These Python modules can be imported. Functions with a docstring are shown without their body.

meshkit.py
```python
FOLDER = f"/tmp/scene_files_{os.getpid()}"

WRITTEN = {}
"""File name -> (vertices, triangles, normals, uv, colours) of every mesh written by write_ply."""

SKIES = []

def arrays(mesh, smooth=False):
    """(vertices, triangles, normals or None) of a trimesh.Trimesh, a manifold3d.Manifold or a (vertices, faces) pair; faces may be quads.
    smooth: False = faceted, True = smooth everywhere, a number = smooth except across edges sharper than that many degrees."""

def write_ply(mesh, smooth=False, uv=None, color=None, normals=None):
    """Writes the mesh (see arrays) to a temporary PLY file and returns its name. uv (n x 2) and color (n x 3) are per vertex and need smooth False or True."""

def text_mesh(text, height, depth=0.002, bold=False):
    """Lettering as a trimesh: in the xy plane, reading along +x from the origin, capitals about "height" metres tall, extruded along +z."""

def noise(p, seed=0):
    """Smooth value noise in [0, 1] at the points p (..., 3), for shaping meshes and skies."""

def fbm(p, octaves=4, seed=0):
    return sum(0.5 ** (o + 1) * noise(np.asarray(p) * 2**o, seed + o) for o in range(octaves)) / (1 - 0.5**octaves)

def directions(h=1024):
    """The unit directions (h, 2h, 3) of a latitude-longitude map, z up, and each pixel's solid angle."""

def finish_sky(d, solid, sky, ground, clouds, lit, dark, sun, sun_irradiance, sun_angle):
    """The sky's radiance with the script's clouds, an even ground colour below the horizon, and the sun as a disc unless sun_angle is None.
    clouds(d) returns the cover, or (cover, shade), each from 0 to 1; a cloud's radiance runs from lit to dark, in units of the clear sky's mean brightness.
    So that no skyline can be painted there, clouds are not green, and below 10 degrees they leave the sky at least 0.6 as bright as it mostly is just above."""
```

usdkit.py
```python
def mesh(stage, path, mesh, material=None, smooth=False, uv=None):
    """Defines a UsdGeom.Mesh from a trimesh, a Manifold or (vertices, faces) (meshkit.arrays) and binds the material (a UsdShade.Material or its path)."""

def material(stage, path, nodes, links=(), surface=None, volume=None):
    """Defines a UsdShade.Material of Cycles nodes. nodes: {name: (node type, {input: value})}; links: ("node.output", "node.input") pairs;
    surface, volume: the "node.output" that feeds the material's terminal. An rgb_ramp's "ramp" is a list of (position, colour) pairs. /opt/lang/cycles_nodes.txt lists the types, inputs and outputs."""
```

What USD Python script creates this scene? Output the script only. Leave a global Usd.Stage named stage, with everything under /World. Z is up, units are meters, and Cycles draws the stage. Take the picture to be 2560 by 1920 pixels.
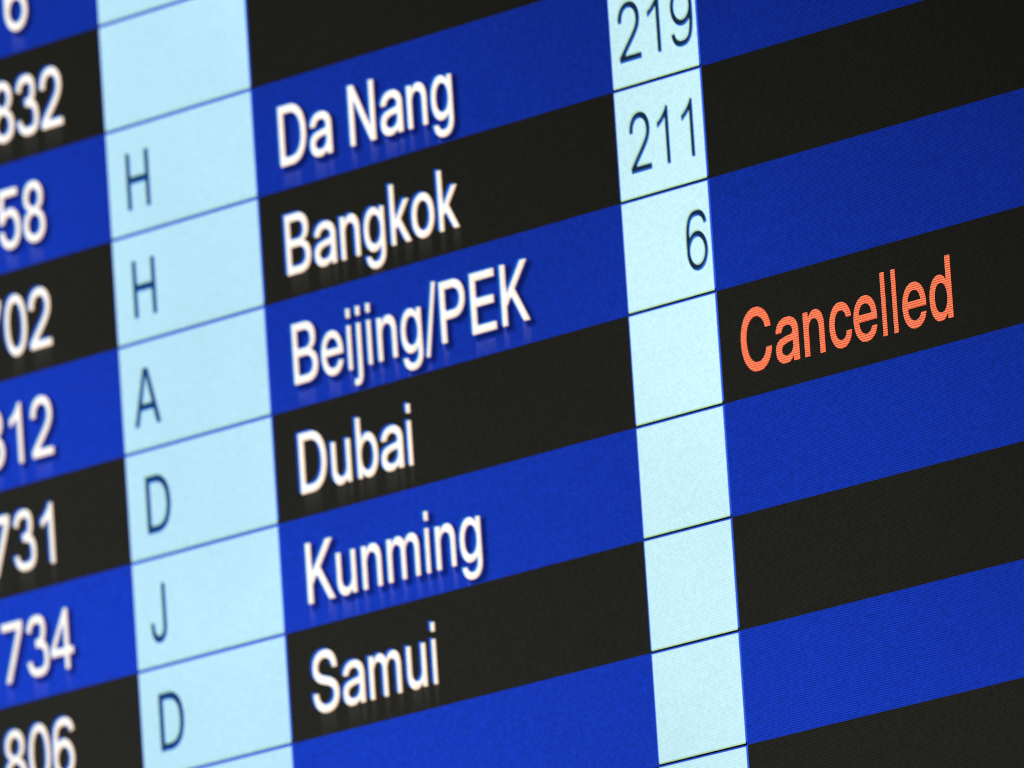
import glob, math
import numpy as np, trimesh, usdkit
from PIL import Image, ImageDraw, ImageFont
from pxr import Gf, Sdf, Usd, UsdGeom, UsdLux, UsdShade, Vt
from shapely import affinity, box, union_all
from shapely.geometry import LineString, Polygon

# ---------------------------------------------------------------- stage, camera, lamps, exposure
stage = Usd.Stage.CreateInMemory()
UsdGeom.SetStageUpAxis(stage, UsdGeom.Tokens.z)
UsdGeom.SetStageMetersPerUnit(stage, 1.0)
UsdGeom.Xform.Define(stage, "/World")
UsdGeom.Scope.Define(stage, "/World/Looks")

H = 0.03            # height of one row of the board, metres
Z0 = 2.40           # height above the floor of the line under the fifth row


def P(x, k, d=0.0):
    """A point of the board: x and k in row heights (k counts rows downwards), d metres in front of its face."""
    return (x * H, -d, Z0 + (5.0 - k) * H)


# photographed from below and from the right with a long lens, camera tilted
ROT = Gf.Matrix3d()
rv = np.array([-0.143741754, -0.852283741, 0.139431397])
an = np.linalg.norm(rv); ax = rv / an
Kx = np.array([[0, -ax[2], ax[1]], [ax[2], 0, -ax[0]], [-ax[1], ax[0], 0]])
rot = np.eye(3) + math.sin(an) * Kx + (1 - math.cos(an)) * Kx @ Kx
tv = np.array([-3.52015463, -0.657462993, -134.335994])
TOW = np.array([[1, 0, 0], [0, 0, -1], [0, 1, 0]], float)      # board axes to world axes
eye = TOW @ (-rot.T @ tv) * H + np.array([0, 0, Z0])
axes = [TOW @ rot[i] for i in range(3)]                         # right, up, back
m = Gf.Matrix4d(1.0)
for i in range(3):
    m.SetRow(i, Gf.Vec4d(*axes[i], 0))
m.SetRow(3, Gf.Vec4d(*eye, 1))
cam = UsdGeom.Camera.Define(stage, "/World/camera")
cam.AddTransformOp().Set(m)
cam.CreateHorizontalApertureAttr(36.0)
cam.CreateVerticalApertureAttr(27.0)
cam.CreateFocalLengthAttr(36.0 * 36900 / 2560)
cam.CreateClippingRangeAttr(Gf.Vec2f(0.1, 100))
focus_at = np.array(P(10.3, 6.6))
cam.CreateFocusDistanceAttr(float((eye - focus_at) @ axes[2]))
cam.CreateFStopAttr(20.0)
cam.CreateExposureAttr(0.0)

lamp = UsdLux.RectLight.Define(stage, "/World/added_fill_lamp")       # added soft fill, below left of the board, grading its blacks
lamp.CreateWidthAttr(1.6); lamp.CreateHeightAttr(1.0)
lamp.CreateIntensityAttr(0.55)
lamp.CreateColorAttr(Gf.Vec3f(1.0, 0.95, 0.84))
src = np.array([-0.75, -0.75, 1.55]); aim = np.array(P(4, 6))
back = (src - aim) / np.linalg.norm(src - aim)
rt = np.cross([0, 0, 1], back); rt /= np.linalg.norm(rt); up = np.cross(back, rt)
lm = Gf.Matrix4d(1.0)
for i, a in enumerate((rt, up, back)):
    lm.SetRow(i, Gf.Vec4d(*a, 0))
lm.SetRow(3, Gf.Vec4d(*src, 1))
lamp.AddTransformOp().Set(lm)

# ---------------------------------------------------------------- materials
LINES = 50.0        # lines of picture elements in one row
PITCH = H / LINES


def display_material(name, line, column, grain, coat):
    """A lit display: its picture (the primvar shown_color) through its lattice of picture elements, behind a dark matt front."""
    n = {
        "pos": ("geometry", {}),
        "cell": ("vector_math", {"math_type": "scale", "scale": 1.0 / PITCH}),
        "xyz": ("separate_xyz", {}),
        "z2": ("math", {"math_type": "multiply", "value2": 2 * math.pi}),
        "zc": ("math", {"math_type": "cosine"}),
        "zl": ("math", {"math_type": "multiply_add", "value2": line, "value3": 1.0}),
        "x2": ("math", {"math_type": "multiply", "value2": 2 * math.pi}),
        "xc": ("math", {"math_type": "cosine"}),
        "xl": ("math", {"math_type": "multiply_add", "value2": column, "value3": 1.0}),
        "fl": ("vector_math", {"math_type": "floor"}),
        "flat": ("vector_math", {"math_type": "multiply", "vector2": (1, 0, 1)}),
        "wn": ("white_noise_texture", {"dimensions": "3D"}),
        "gr": ("math", {"math_type": "multiply_add", "value2": 2 * grain, "value3": 1 - grain}),
        "mura": ("noise_texture", {"scale": 9.0, "detail": 3.0}),
        "mu": ("math", {"math_type": "multiply_add", "value2": 0.36, "value3": 0.82}),
        "coat": ("noise_texture", {"scale": 520.0, "detail": 3.0, "roughness": 0.65}),
        "co": ("math", {"math_type": "multiply_add", "value2": coat, "value3": 1 - coat / 2}),
        "p4": ("math", {"math_type": "multiply"}),
        "p1": ("math", {"math_type": "multiply"}),
        "p2": ("math", {"math_type": "multiply"}),
        "p3": ("math", {"math_type": "multiply"}),
        "col": ("attribute", {"attribute": "shown_color"}),
        "bsdf": ("principled_bsdf", {"base_color": (0.035, 0.034, 0.031), "roughness": 0.62, "specular_ior_level": 0.18}),
    }
    l = [("pos.position", "cell.vector1"), ("cell.vector", "xyz.vector"), ("xyz.z", "z2.value1"), ("z2.value", "zc.value1"), ("zc.value", "zl.value1"),
         ("xyz.x", "x2.value1"), ("x2.value", "xc.value1"), ("xc.value", "xl.value1"), ("cell.vector", "fl.vector1"), ("fl.vector", "flat.vector1"),
         ("flat.vector", "wn.vector"), ("wn.value", "gr.value1"), ("pos.position", "mura.vector"), ("mura.fac", "mu.value1"),
         ("zl.value", "p1.value1"), ("xl.value", "p1.value2"), ("p1.value", "p2.value1"), ("gr.value", "p2.value2"), ("p2.value", "p3.value1"), ("mu.value", "p3.value2"),
         ("col.color", "bsdf.emission_color"), ("pos.position", "coat.vector"), ("coat.fac", "co.value1"), ("p3.value", "p4.value1"), ("co.value", "p4.value2"), ("p4.value", "bsdf.emission_strength")]
    return usdkit.material(stage, "/World/Looks/" + name, n, l, surface="bsdf.BSDF")


M_PIX = display_material("display_pixels", 0.40, 0.05, 0.14, 0.50)
M_PALE = display_material("display_pixels_pale", 0.11, 0.03, 0.05, 0.14)
M_WHITE = display_material("display_pixels_white", 0.08, 0.02, 0.05, 0.10)
M_ORANGE = display_material("display_pixels_orange", 0.55, 0.08, 0.10, 0.25)
M_PANEL = usdkit.material(stage, "/World/Looks/dark_front", {"b": ("principled_bsdf", {"base_color": (0.012, 0.012, 0.011), "roughness": 0.6, "specular_ior_level": 0.2})}, surface="b.BSDF")
M_CASE = usdkit.material(stage, "/World/Looks/case_paint", {
    "g": ("texture_coordinate", {}), "n": ("noise_texture", {"scale": 900.0, "detail": 2.0}), "u": ("bump", {"strength": 0.15, "distance": 0.0004}),
    "b": ("principled_bsdf", {"base_color": (0.03, 0.03, 0.032), "roughness": 0.5})},
    [("g.object", "n.vector"), ("n.fac", "u.height"), ("u.normal", "b.normal")], surface="b.BSDF")


def lin(r, g, b):
    c = np.array([r, g, b], float) / 255
    return np.where(c <= 0.04045, c / 12.92, ((c + 0.055) / 1.055) ** 2.4)


BLACK = np.array([0.0122, 0.0123, 0.0104])
PALE = np.array([0.50, 0.82, 0.975])
PALE_GATE = np.array([0.59, 0.89, 0.97])
WHITE = np.array([1.07, 1.03, 1.00])
ORANGE = np.array([1.0, 0.185, 0.085])
INK = np.array([0.005, 0.046, 0.17])
INK_GATE = np.array([0.006, 0.024, 0.065])


def painted_falloff(x, k):
    """View-angle falloff painted into the shown colours: the lower left is the brightest."""
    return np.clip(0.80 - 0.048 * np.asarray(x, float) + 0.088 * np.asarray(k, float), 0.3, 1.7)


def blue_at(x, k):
    return painted_falloff(x, k)[..., None] * np.array([0.0045, 0.031, 0.385])


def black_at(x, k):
    return painted_falloff(x, k)[..., None] * BLACK


# ---------------------------------------------------------------- helpers
_used = {}


def path_of(parent, name):
    base = str(parent.GetPath()) + "/" + name
    n = _used.get(base, -1) + 1
    _used[base] = n
    return base if n == 0 else f"{base}_{n:03d}"


def tag(prim, **kw):
    for k, v in kw.items():
        prim.SetCustomDataByKey(k, v)
    return prim


def sheet(parent, name, layers, d, material, label=None):
    """One flat piece of the picture: layers are (shapely shape in x, -k; linear colour); a greater d lies further in front, all within a tenth of a millimetre of the board's face."""
    V, F, C = [], [], []
    for shape, colour in layers:
        for g in getattr(shape, "geoms", [shape]):
            if g.geom_type != "Polygon" or g.area < 1e-6:
                continue
            v, f = trimesh.creation.triangulate_polygon(g, engine="earcut")
            v, f = np.asarray(v, float), np.asarray(f)
            used, f = np.unique(f, return_inverse=True)
            v, f = v[used], f.reshape(-1, 3) + sum(len(q) for q in V)
            V.append(np.array([P(x, -y, d * 0.12) for x, y in v])); F.append(f)
            C.append(colour(v[:, 0], -v[:, 1]) if callable(colour) else np.tile(colour, (len(v), 1)))
    if not V:
        return None
    V, F, C = np.vstack(V), np.vstack(F), np.vstack(C)
    nrm = np.cross(V[F[:, 1]] - V[F[:, 0]], V[F[:, 2]] - V[F[:, 0]])
    F[nrm[:, 1] > 0] = F[nrm[:, 1] > 0][:, ::-1]
    mesh = usdkit.mesh(stage, path_of(parent, name), (V, F), material)
    UsdGeom.PrimvarsAPI(mesh).CreatePrimvar("shown_color", Sdf.ValueTypeNames.Color3fArray, "vertex").Set(Vt.Vec3fArray.FromNumpy(C.astype(np.float32)))
    if label:
        tag(mesh.GetPrim(), label=label)
    return mesh.GetPrim()


def solid(parent, name, x0, x1, k0, k1, d0, d1, material, bevel=0.0):
    a, b = np.array(P(x0, k1, d1)), np.array(P(x1, k0, d0))
    lo, hi = np.minimum(a, b), np.maximum(a, b)
    if bevel:
        import manifold3d as m3
        c = np.array([[x, y, z] for x in (lo[0] + bevel, hi[0] - bevel) for y in (lo[1] + bevel, hi[1] - bevel) for z in (lo[2] + bevel, hi[2] - bevel)])
        pts = [p + np.array(q) * bevel for p in c for q in ((1, 0, 0), (-1, 0, 0), (0, 1, 0), (0, -1, 0), (0, 0, 1), (0, 0, -1))]
        mesh = m3.Manifold.hull_points(np.array(pts))
    else:
        mesh = trimesh.creation.box(extents=hi - lo); mesh.apply_translation((lo + hi) / 2)
    return usdkit.mesh(stage, path_of(parent, name), mesh, material).GetPrim()


FONT = glob.glob("/opt/blender-*/*/datafiles/fonts/Inter.woff2")[0]
EM = 412
_fonts, _glyphs = {}, {}


def font(weight):
    if weight not in _fonts:
        f = ImageFont.truetype(FONT, EM)
        f.set_variation_by_axes([32, weight])
        _fonts[weight] = f
    return _fonts[weight]


def glyph(ch, weight):
    """The outline of a character, capitals 1 tall, from its pen position."""
    if (ch, weight) not in _glyphs:
        f = font(weight)
        x0, y0, x1, y1 = f.getbbox(ch, anchor="ls")
        im = Image.new("L", (x1 - x0 + 8, y1 - y0 + 8))
        ImageDraw.Draw(im).text((4 - x0, 4 - y0), ch, 255, f, anchor="ls")
        on = np.pad(np.asarray(im) > 127, ((0, 0), (1, 1))).astype(np.int8)
        rows, starts = np.nonzero(np.diff(on, axis=1) == 1)
        ends = np.nonzero(np.diff(on, axis=1) == -1)[1]
        s = union_all(box(starts, -rows - 1, ends, -rows)).buffer(2.5).buffer(-5).buffer(2.5).simplify(0.8)
        cap = -f.getbbox("H", anchor="ls")[1]
        _glyphs[ch, weight] = affinity.affine_transform(s, [1 / cap, 0, 0, 1 / cap, (x0 - 4) / cap, (4 - y0) / cap]), cap
    return _glyphs[ch, weight]


def curve(*points):
    """A line through cubic Bezier pieces: start, then three points for each piece."""
    out, t = [np.array(points[0], float)], np.linspace(0, 1, 15)[1:, None]
    for i in range(1, len(points), 3):
        p0, p1, p2, p3 = (np.array(q, float) for q in (out[-1], *points[i:i + 3]))
        out += list((1 - t) ** 3 * p0 + 3 * t * (1 - t) ** 2 * p1 + 3 * t * t * (1 - t) * p2 + t ** 3 * p3)
    return out


OUTLINES = {
    "1": ([[(763, 0), (583, 0), (583, 1147), (500, 1075), (412, 1023), (320, 970), (223, 930), (223, 1104), (374, 1185), (487, 1276), (590, 1380), (647, 1472), (763, 1472)]], []),
    "4": ([[(662, 0), (662, 351), (26, 351), (26, 516), (695, 1466), (842, 1466), (842, 516), (1040, 516), (1040, 351), (842, 351), (842, 0)]], [[(662, 516), (662, 1177), (203, 516)]]),
    "l": ([[(131, 0), (311, 0), (311, 1466), (131, 1466)]], []),
    "i": ([[(136, 0), (316, 0), (316, 1062), (136, 1062)], [(136, 1259), (316, 1259), (316, 1466), (136, 1466)]], []),
    "j": ([[(134, 1062), (314, 1062), (314, -59), (308, -210), (264, -329), (180, -395), (51, -412), (-40, -400), (-94, -387), (-60, -250), (-6, -264), (25, -266), (80, -262),
           (115, -227), (130, -150), (134, -55)], [(134, 1259), (314, 1259), (314, 1466), (134, 1466)]], []),
}


def drawn(ch, t):
    """The characters that the font draws in another manner, with strokes of thickness t, capitals 1 tall."""
    h = t / 2
    if ch in OUTLINES:
        whole = union_all([Polygon(o) for o in OUTLINES[ch][0]])
        for hole in OUTLINES[ch][1]:
            whole = whole.difference(Polygon(hole))
        return affinity.scale(whole.buffer((t * 1466 - 180) / 2, join_style="mitre"), 1 / 1466, 1 / 1466, origin=(0, 0))
    if ch == "3":
        top = curve((0.06, 0.745), (0.09, 0.90), (0.18, 1.012 - h), (0.32, 1.012 - h), (0.47, 1.012 - h), (0.60 - h, 0.90), (0.60 - h, 0.765),
                    (0.60 - h, 0.62), (0.46, 0.53), (0.27, 0.535))
        low = curve((0.27, 0.535), (0.50, 0.55), (0.68 - h, 0.47), (0.68 - h, 0.30), (0.68 - h, 0.10), (0.52, h - 0.012), (0.33, h - 0.012),
                    (0.18, h - 0.012), (0.07, 0.10), (0.045, 0.26))
        return union_all([LineString(top).buffer(h, cap_style="flat"), LineString(low).buffer(h, cap_style="flat")])
    bowl = [(0.345 + (0.335 - h) * math.cos(a), 0.325 + (0.337 - h) * math.sin(a)) for a in np.linspace(0, 2 * math.pi, 49)]
    back = curve((0.64, 0.765), (0.61, 0.91), (0.51, 1.012 - h), (0.38, 1.012 - h), (0.13, 1.012 - h), (0.01 + h, 0.82), (0.01 + h, 0.46), (0.01 + h, 0.40), (0.01 + h, 0.36), (0.01 + h, 0.325))
    six = union_all([LineString(bowl).buffer(h), LineString(back).buffer(h, cap_style="flat")])
    return six if ch == "6" else affinity.rotate(six, 180, origin=(0.345, 0.5))


# where the ink of each character starts and ends, and how far the pen moves on (2048 to the em, capitals 1466 tall)
SPAN = {"D": (171, 1381, 1479), "a": (74, 1052, 1139), " ": (0, 0, 569), "N": (156, 1311, 1479), "n": (135, 1000, 1139), "g": (66, 999, 1139), "B": (150, 1259, 1366),
        "k": (136, 1018, 1024), "o": (68, 1071, 1139), "e": (75, 1057, 1139), "i": (136, 316, 455), "j": (-94, 311, 455), "/": (0, 569, 569), "P": (158, 1277, 1366),
        "E": (162, 1256, 1366), "K": (150, 1362, 1366), "u": (130, 997, 1139), "b": (134, 1068, 1139), "m": (135, 1566, 1706), "S": (92, 1259, 1366), "C": (102, 1388, 1479),
        "c": (80, 1009, 1024), "l": (131, 311, 455), "d": (70, 1001, 1139), "H": (164, 1311, 1479), "A": (-3, 1369, 1366), "J": (58, 861, 1024), "0": (85, 1055, 1139),
        "1": (223, 763, 1139), "2": (61, 1027, 1139), "3": (86, 1059, 1139), "4": (26, 1040, 1139), "5": (85, 1055, 1139), "6": (76, 1059, 1139), "7": (97, 1044, 1139),
        "8": (83, 1055, 1139), "9": (84, 1055, 1139)}


def lay_out(text, xl, xr, base, cap, weight):
    """The outlines of a text whose ink runs from xl to xr, standing on the line k = base."""
    pen, spans = 0, []
    for ch in text:
        a, b, step = SPAN[ch]
        spans.append((ch, pen + a, pen + b))
        pen += step
    first, last = spans[0][1], spans[-1][2]
    sx, out = (xr - xl) / (last - first), []
    for ch, a, b in spans:
        if ch == " ":
            continue
        g = drawn(ch, weight / 520 * 0.135) if ch in "136949lij" else glyph(ch, weight)[0]
        g0, _, g1, _ = g.bounds
        fx = (b - a) * sx / (g1 - g0)
        out.append((ch, affinity.affine_transform(g, [fx, 0, 0, cap, xl + (a - first) * sx - g0 * fx, -base])))
    return out


# the display's three colours do not lie exactly on each other: (dx, dy) of red and of blue against green
RED_OFF, BLUE_OFF = (0.012, -0.007), (-0.030, 0.017)


def split(shape, off_r=RED_OFF, off_b=BLUE_OFF):
    r, g, b = affinity.translate(shape, *off_r), shape, affinity.translate(shape, *off_b)
    for key in range(1, 8):
        inside = [c for i, c in enumerate((r, g, b)) if key >> i & 1]
        z = inside[0]
        for c in inside[1:]:
            z = z.intersection(c)
        for i, c in enumerate((r, g, b)):
            if not key >> i & 1:
                z = z.difference(c)
        if not z.is_empty:
            yield [bool(key >> i & 1) for i in range(3)], z


def kind(ch):
    return "digit" if ch.isdigit() else "slash" if ch == "/" else "letter"


LIT = {(1, 1, 1): (1, 1, 1), (0, 0, 1): (0.005, 0.085, 0.55), (0, 1, 1): (0.36, 0.74, 1.0), (1, 0, 0): (0.42, 0.24, 0.17), (1, 1, 0): (1.0, 0.88, 0.70),
       (0, 1, 0): (0.30, 0.50, 0.45), (1, 0, 1): (0.85, 0.70, 0.85)}
DIM = {(1, 1, 1): (0, 0, 0), (0, 0, 1): (0.75, 0.85, 0.58), (0, 1, 1): (0.45, 0.30, 0.18), (1, 0, 0): (0.45, 0.72, 1.0), (1, 1, 0): (0.03, 0.12, 0.60),
       (0, 1, 0): (0.35, 0.45, 0.80), (1, 0, 1): (0.25, 0.5, 0.35)}


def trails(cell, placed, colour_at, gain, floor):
    """Faint light smears below the bright letters, painted as a lighter screen colour."""
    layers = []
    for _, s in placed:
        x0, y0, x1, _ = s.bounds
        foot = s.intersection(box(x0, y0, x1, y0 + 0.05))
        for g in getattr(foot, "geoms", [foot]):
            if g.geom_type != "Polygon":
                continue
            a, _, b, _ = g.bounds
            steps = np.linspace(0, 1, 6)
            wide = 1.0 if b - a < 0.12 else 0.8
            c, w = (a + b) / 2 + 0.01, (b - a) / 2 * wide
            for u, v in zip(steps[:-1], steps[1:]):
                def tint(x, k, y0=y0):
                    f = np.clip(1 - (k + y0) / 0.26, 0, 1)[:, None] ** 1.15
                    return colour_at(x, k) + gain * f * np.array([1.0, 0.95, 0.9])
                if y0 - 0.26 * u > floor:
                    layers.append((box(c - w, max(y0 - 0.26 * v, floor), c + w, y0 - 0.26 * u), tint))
    sheet(cell, "painted_light_smear", layers, 0.0006, M_PIX)


def write(cell, text, xl, xr, base, cap, weight, ink, colour_at, material, shadow=False, bright=True):
    placed = lay_out(text, xl, xr, base, cap, weight)
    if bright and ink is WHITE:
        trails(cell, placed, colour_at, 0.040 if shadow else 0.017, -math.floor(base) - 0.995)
    if shadow:
        word = union_all([s for _, s in placed])
        for grow, f, d in ((0.030, 0.72, 0.0007), (0.006, 0.36, 0.0008)):
            sheet(cell, "drop_shadow", [(affinity.translate(word.buffer(grow), 0.068, -0.045).intersection(box(-9, -math.floor(base) - 0.995, 20, -math.floor(base))), lambda x, k, f=f: colour_at(x, k) * f)], d, M_PIX)
    offs = (RED_OFF, BLUE_OFF) if ink is WHITE else ((0.002, -0.001), (-0.002, 0.001)) if bright else ((0.005, -0.004), (-0.013, 0.016))
    for ch, s in placed:
        layers = []
        for on, z in (split(s, *offs)):
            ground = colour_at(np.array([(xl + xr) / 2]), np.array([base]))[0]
            if bright:
                c = np.maximum(ink * LIT[tuple(int(q) for q in on)], ground) if ink is WHITE else np.where(on, ink, ground)
            else:
                c = ink + (ground - ink) * DIM[tuple(int(q) for q in on)]
            layers.append((z, c))
        sheet(cell, kind(ch), layers, 0.0010, material)


# ---------------------------------------------------------------- the board
COL = [-4.3, 0.0, 2.0887, 6.9846, 8.1399, 13.6]      # column edges: flight, check-in row, destination, gate, status
FIRST, LAST = -1, 10
board = UsdGeom.Xform.Define(stage, "/World/departure_board").GetPrim()
tag(board, label="blue and black airport departure board with pale columns and one orange Cancelled notice", category="departure board")

solid(board, "screen_panel", COL[0], COL[5], FIRST, LAST + 1, -0.012, 0.0, M_PANEL)
solid(board, "case", COL[0] - 0.7, COL[5] + 0.7, FIRST - 0.7, LAST + 1.7, -0.10, -0.0125, M_CASE, bevel=0.004)
E0, E1, F0, F1 = COL[0] - 0.7, COL[5] + 0.7, FIRST - 0.7, LAST + 1.7
for x0, x1, k0, k1 in ((E0, E1, F0, FIRST - 0.02), (E0, E1, LAST + 1.02, F1), (E0, COL[0] - 0.02, FIRST - 0.0, LAST + 1.0), (COL[5] + 0.02, E1, FIRST - 0.0, LAST + 1.0)):
    solid(board, "bezel", x0, x1, k0, k1, -0.012, 0.005, M_CASE, bevel=0.0015)

FLIGHT = {0: ("6", -1.341, -1.004), 1: ("832", -1.61, -0.593), 2: ("58", -1.605, -0.941), 3: ("702", -1.965, -0.942), 4: ("812", -2.03, -1.013),
          5: ("731", -2.02, -1.085), 6: ("734", -1.925, -0.904), 7: ("806", -1.98, -0.968)}
CHECK_IN = {0: ("H", 0.262, 0.59), 2: ("H", 0.262, 0.59), 3: ("H", 0.262, 0.586), 4: ("A", 0.172, 0.545), 5: ("D", 0.262, 0.608), 6: ("J", 0.228, 0.451), 7: ("D", 0.262, 0.609)}
TOWN = {2: ("Da Nang", 2.435, 4.836), 3: ("Bangkok", 2.435, 4.82), 4: ("Beijing/PEK", 2.437, 5.68), 5: ("Dubai", 2.433, 3.988), 6: ("Kunming", 2.435, 4.833), 7: ("Samui", 2.425, 4.13)}
GATE = {2: ("219", 7.10, 8.085), 3: ("211", 7.155, 8.0), 4: ("6", 7.805, 8.085)}
STATUS = {5: ("Cancelled", 8.42, 11.135)}


def strip(x0, x1, k0, k1):
    return box(x0, -k1, x1, -k0)


def plain_cell(name, c, k, label):
    blue = k % 2 == 0
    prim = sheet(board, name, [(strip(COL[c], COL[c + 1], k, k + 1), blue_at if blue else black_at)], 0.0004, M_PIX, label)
    return prim, (blue_at if blue else black_at), blue


def pale_cell(name, c, k, colour, gap, lift, above, label):
    x0, x1, t, e = COL[c], COL[c + 1], k + gap, k + 1 - gap
    rg = strip(x0 + 0.006, x1 - 0.014, t, e)
    bl = strip(x0 - 0.006, x1 + 0.010, t - lift, e - lift)
    layers = [(rg.intersection(bl), colour), (rg.difference(bl), colour * above), (bl.difference(rg), colour * (0.05, 0.13, 0.80))]
    return sheet(board, name, layers, 0.0006, M_PALE, label)


def even(colour):
    return lambda x, k: np.tile(colour, (len(x), 1))


for k in range(FIRST, LAST + 1):
    tone = "blue" if k % 2 == 0 else "black"
    if k in FLIGHT:
        t, xl, xr = FLIGHT[k]
        cell, ground, blue = plain_cell("flight_number_cell", 0, k, f"{tone} flight number cell with white digits {t}")
        write(cell, t, xl, xr, k + 0.79, 0.555, 515, WHITE, ground, M_WHITE, blue)
    else:
        plain_cell("flight_number_cell", 0, k, f"{tone} flight number cell without digits")
    if k in CHECK_IN:
        t, xl, xr = CHECK_IN[k]
        cell = pale_cell("check_in_row_cell", 1, k, PALE, 0.0160, 0.026, (0.93, 0.96, 0.80), f"pale blue cell with thin dark letter {t}")
        write(cell, t, xl, xr, k + 0.776, 0.53, 475, INK, even(PALE), M_PALE, bright=False)
    else:
        pale_cell("check_in_row_cell", 1, k, PALE, 0.0160, 0.026, (0.93, 0.96, 0.80), "pale blue cell without a letter")
    if k in TOWN:
        t, xl, xr = TOWN[k]
        cell, ground, blue = plain_cell("destination_cell", 2, k, f"{tone} destination cell reading {t} in white")
        write(cell, t, xl, xr, k + 0.788, 0.552, 515, WHITE, ground, M_WHITE, blue)
    else:
        plain_cell("destination_cell", 2, k, f"empty {tone} destination cell")
    if k in GATE:
        t, xl, xr = GATE[k]
        cell = pale_cell("gate_cell", 3, k, PALE_GATE, 0.0155, 0.013, (0.82, 0.86, 0.50), f"pale blue gate cell with thin dark number {t}")
        write(cell, t, xl, xr, k + 0.772, 0.525, 400, INK_GATE, even(PALE_GATE), M_PALE, bright=False)
    else:
        pale_cell("gate_cell", 3, k, PALE_GATE, 0.0155, 0.013, (0.82, 0.86, 0.50), "empty pale blue gate cell")
    if k in STATUS:
        t, xl, xr = STATUS[k]
        cell, ground, blue = plain_cell("status_cell", 4, k, f"{tone} status cell reading {t} in orange")
        write(cell, t, xl, xr, k + 0.786, 0.545, 550, ORANGE, ground, M_ORANGE, blue)
    else:
        plain_cell("status_cell", 4, k, f"empty {tone} status cell")
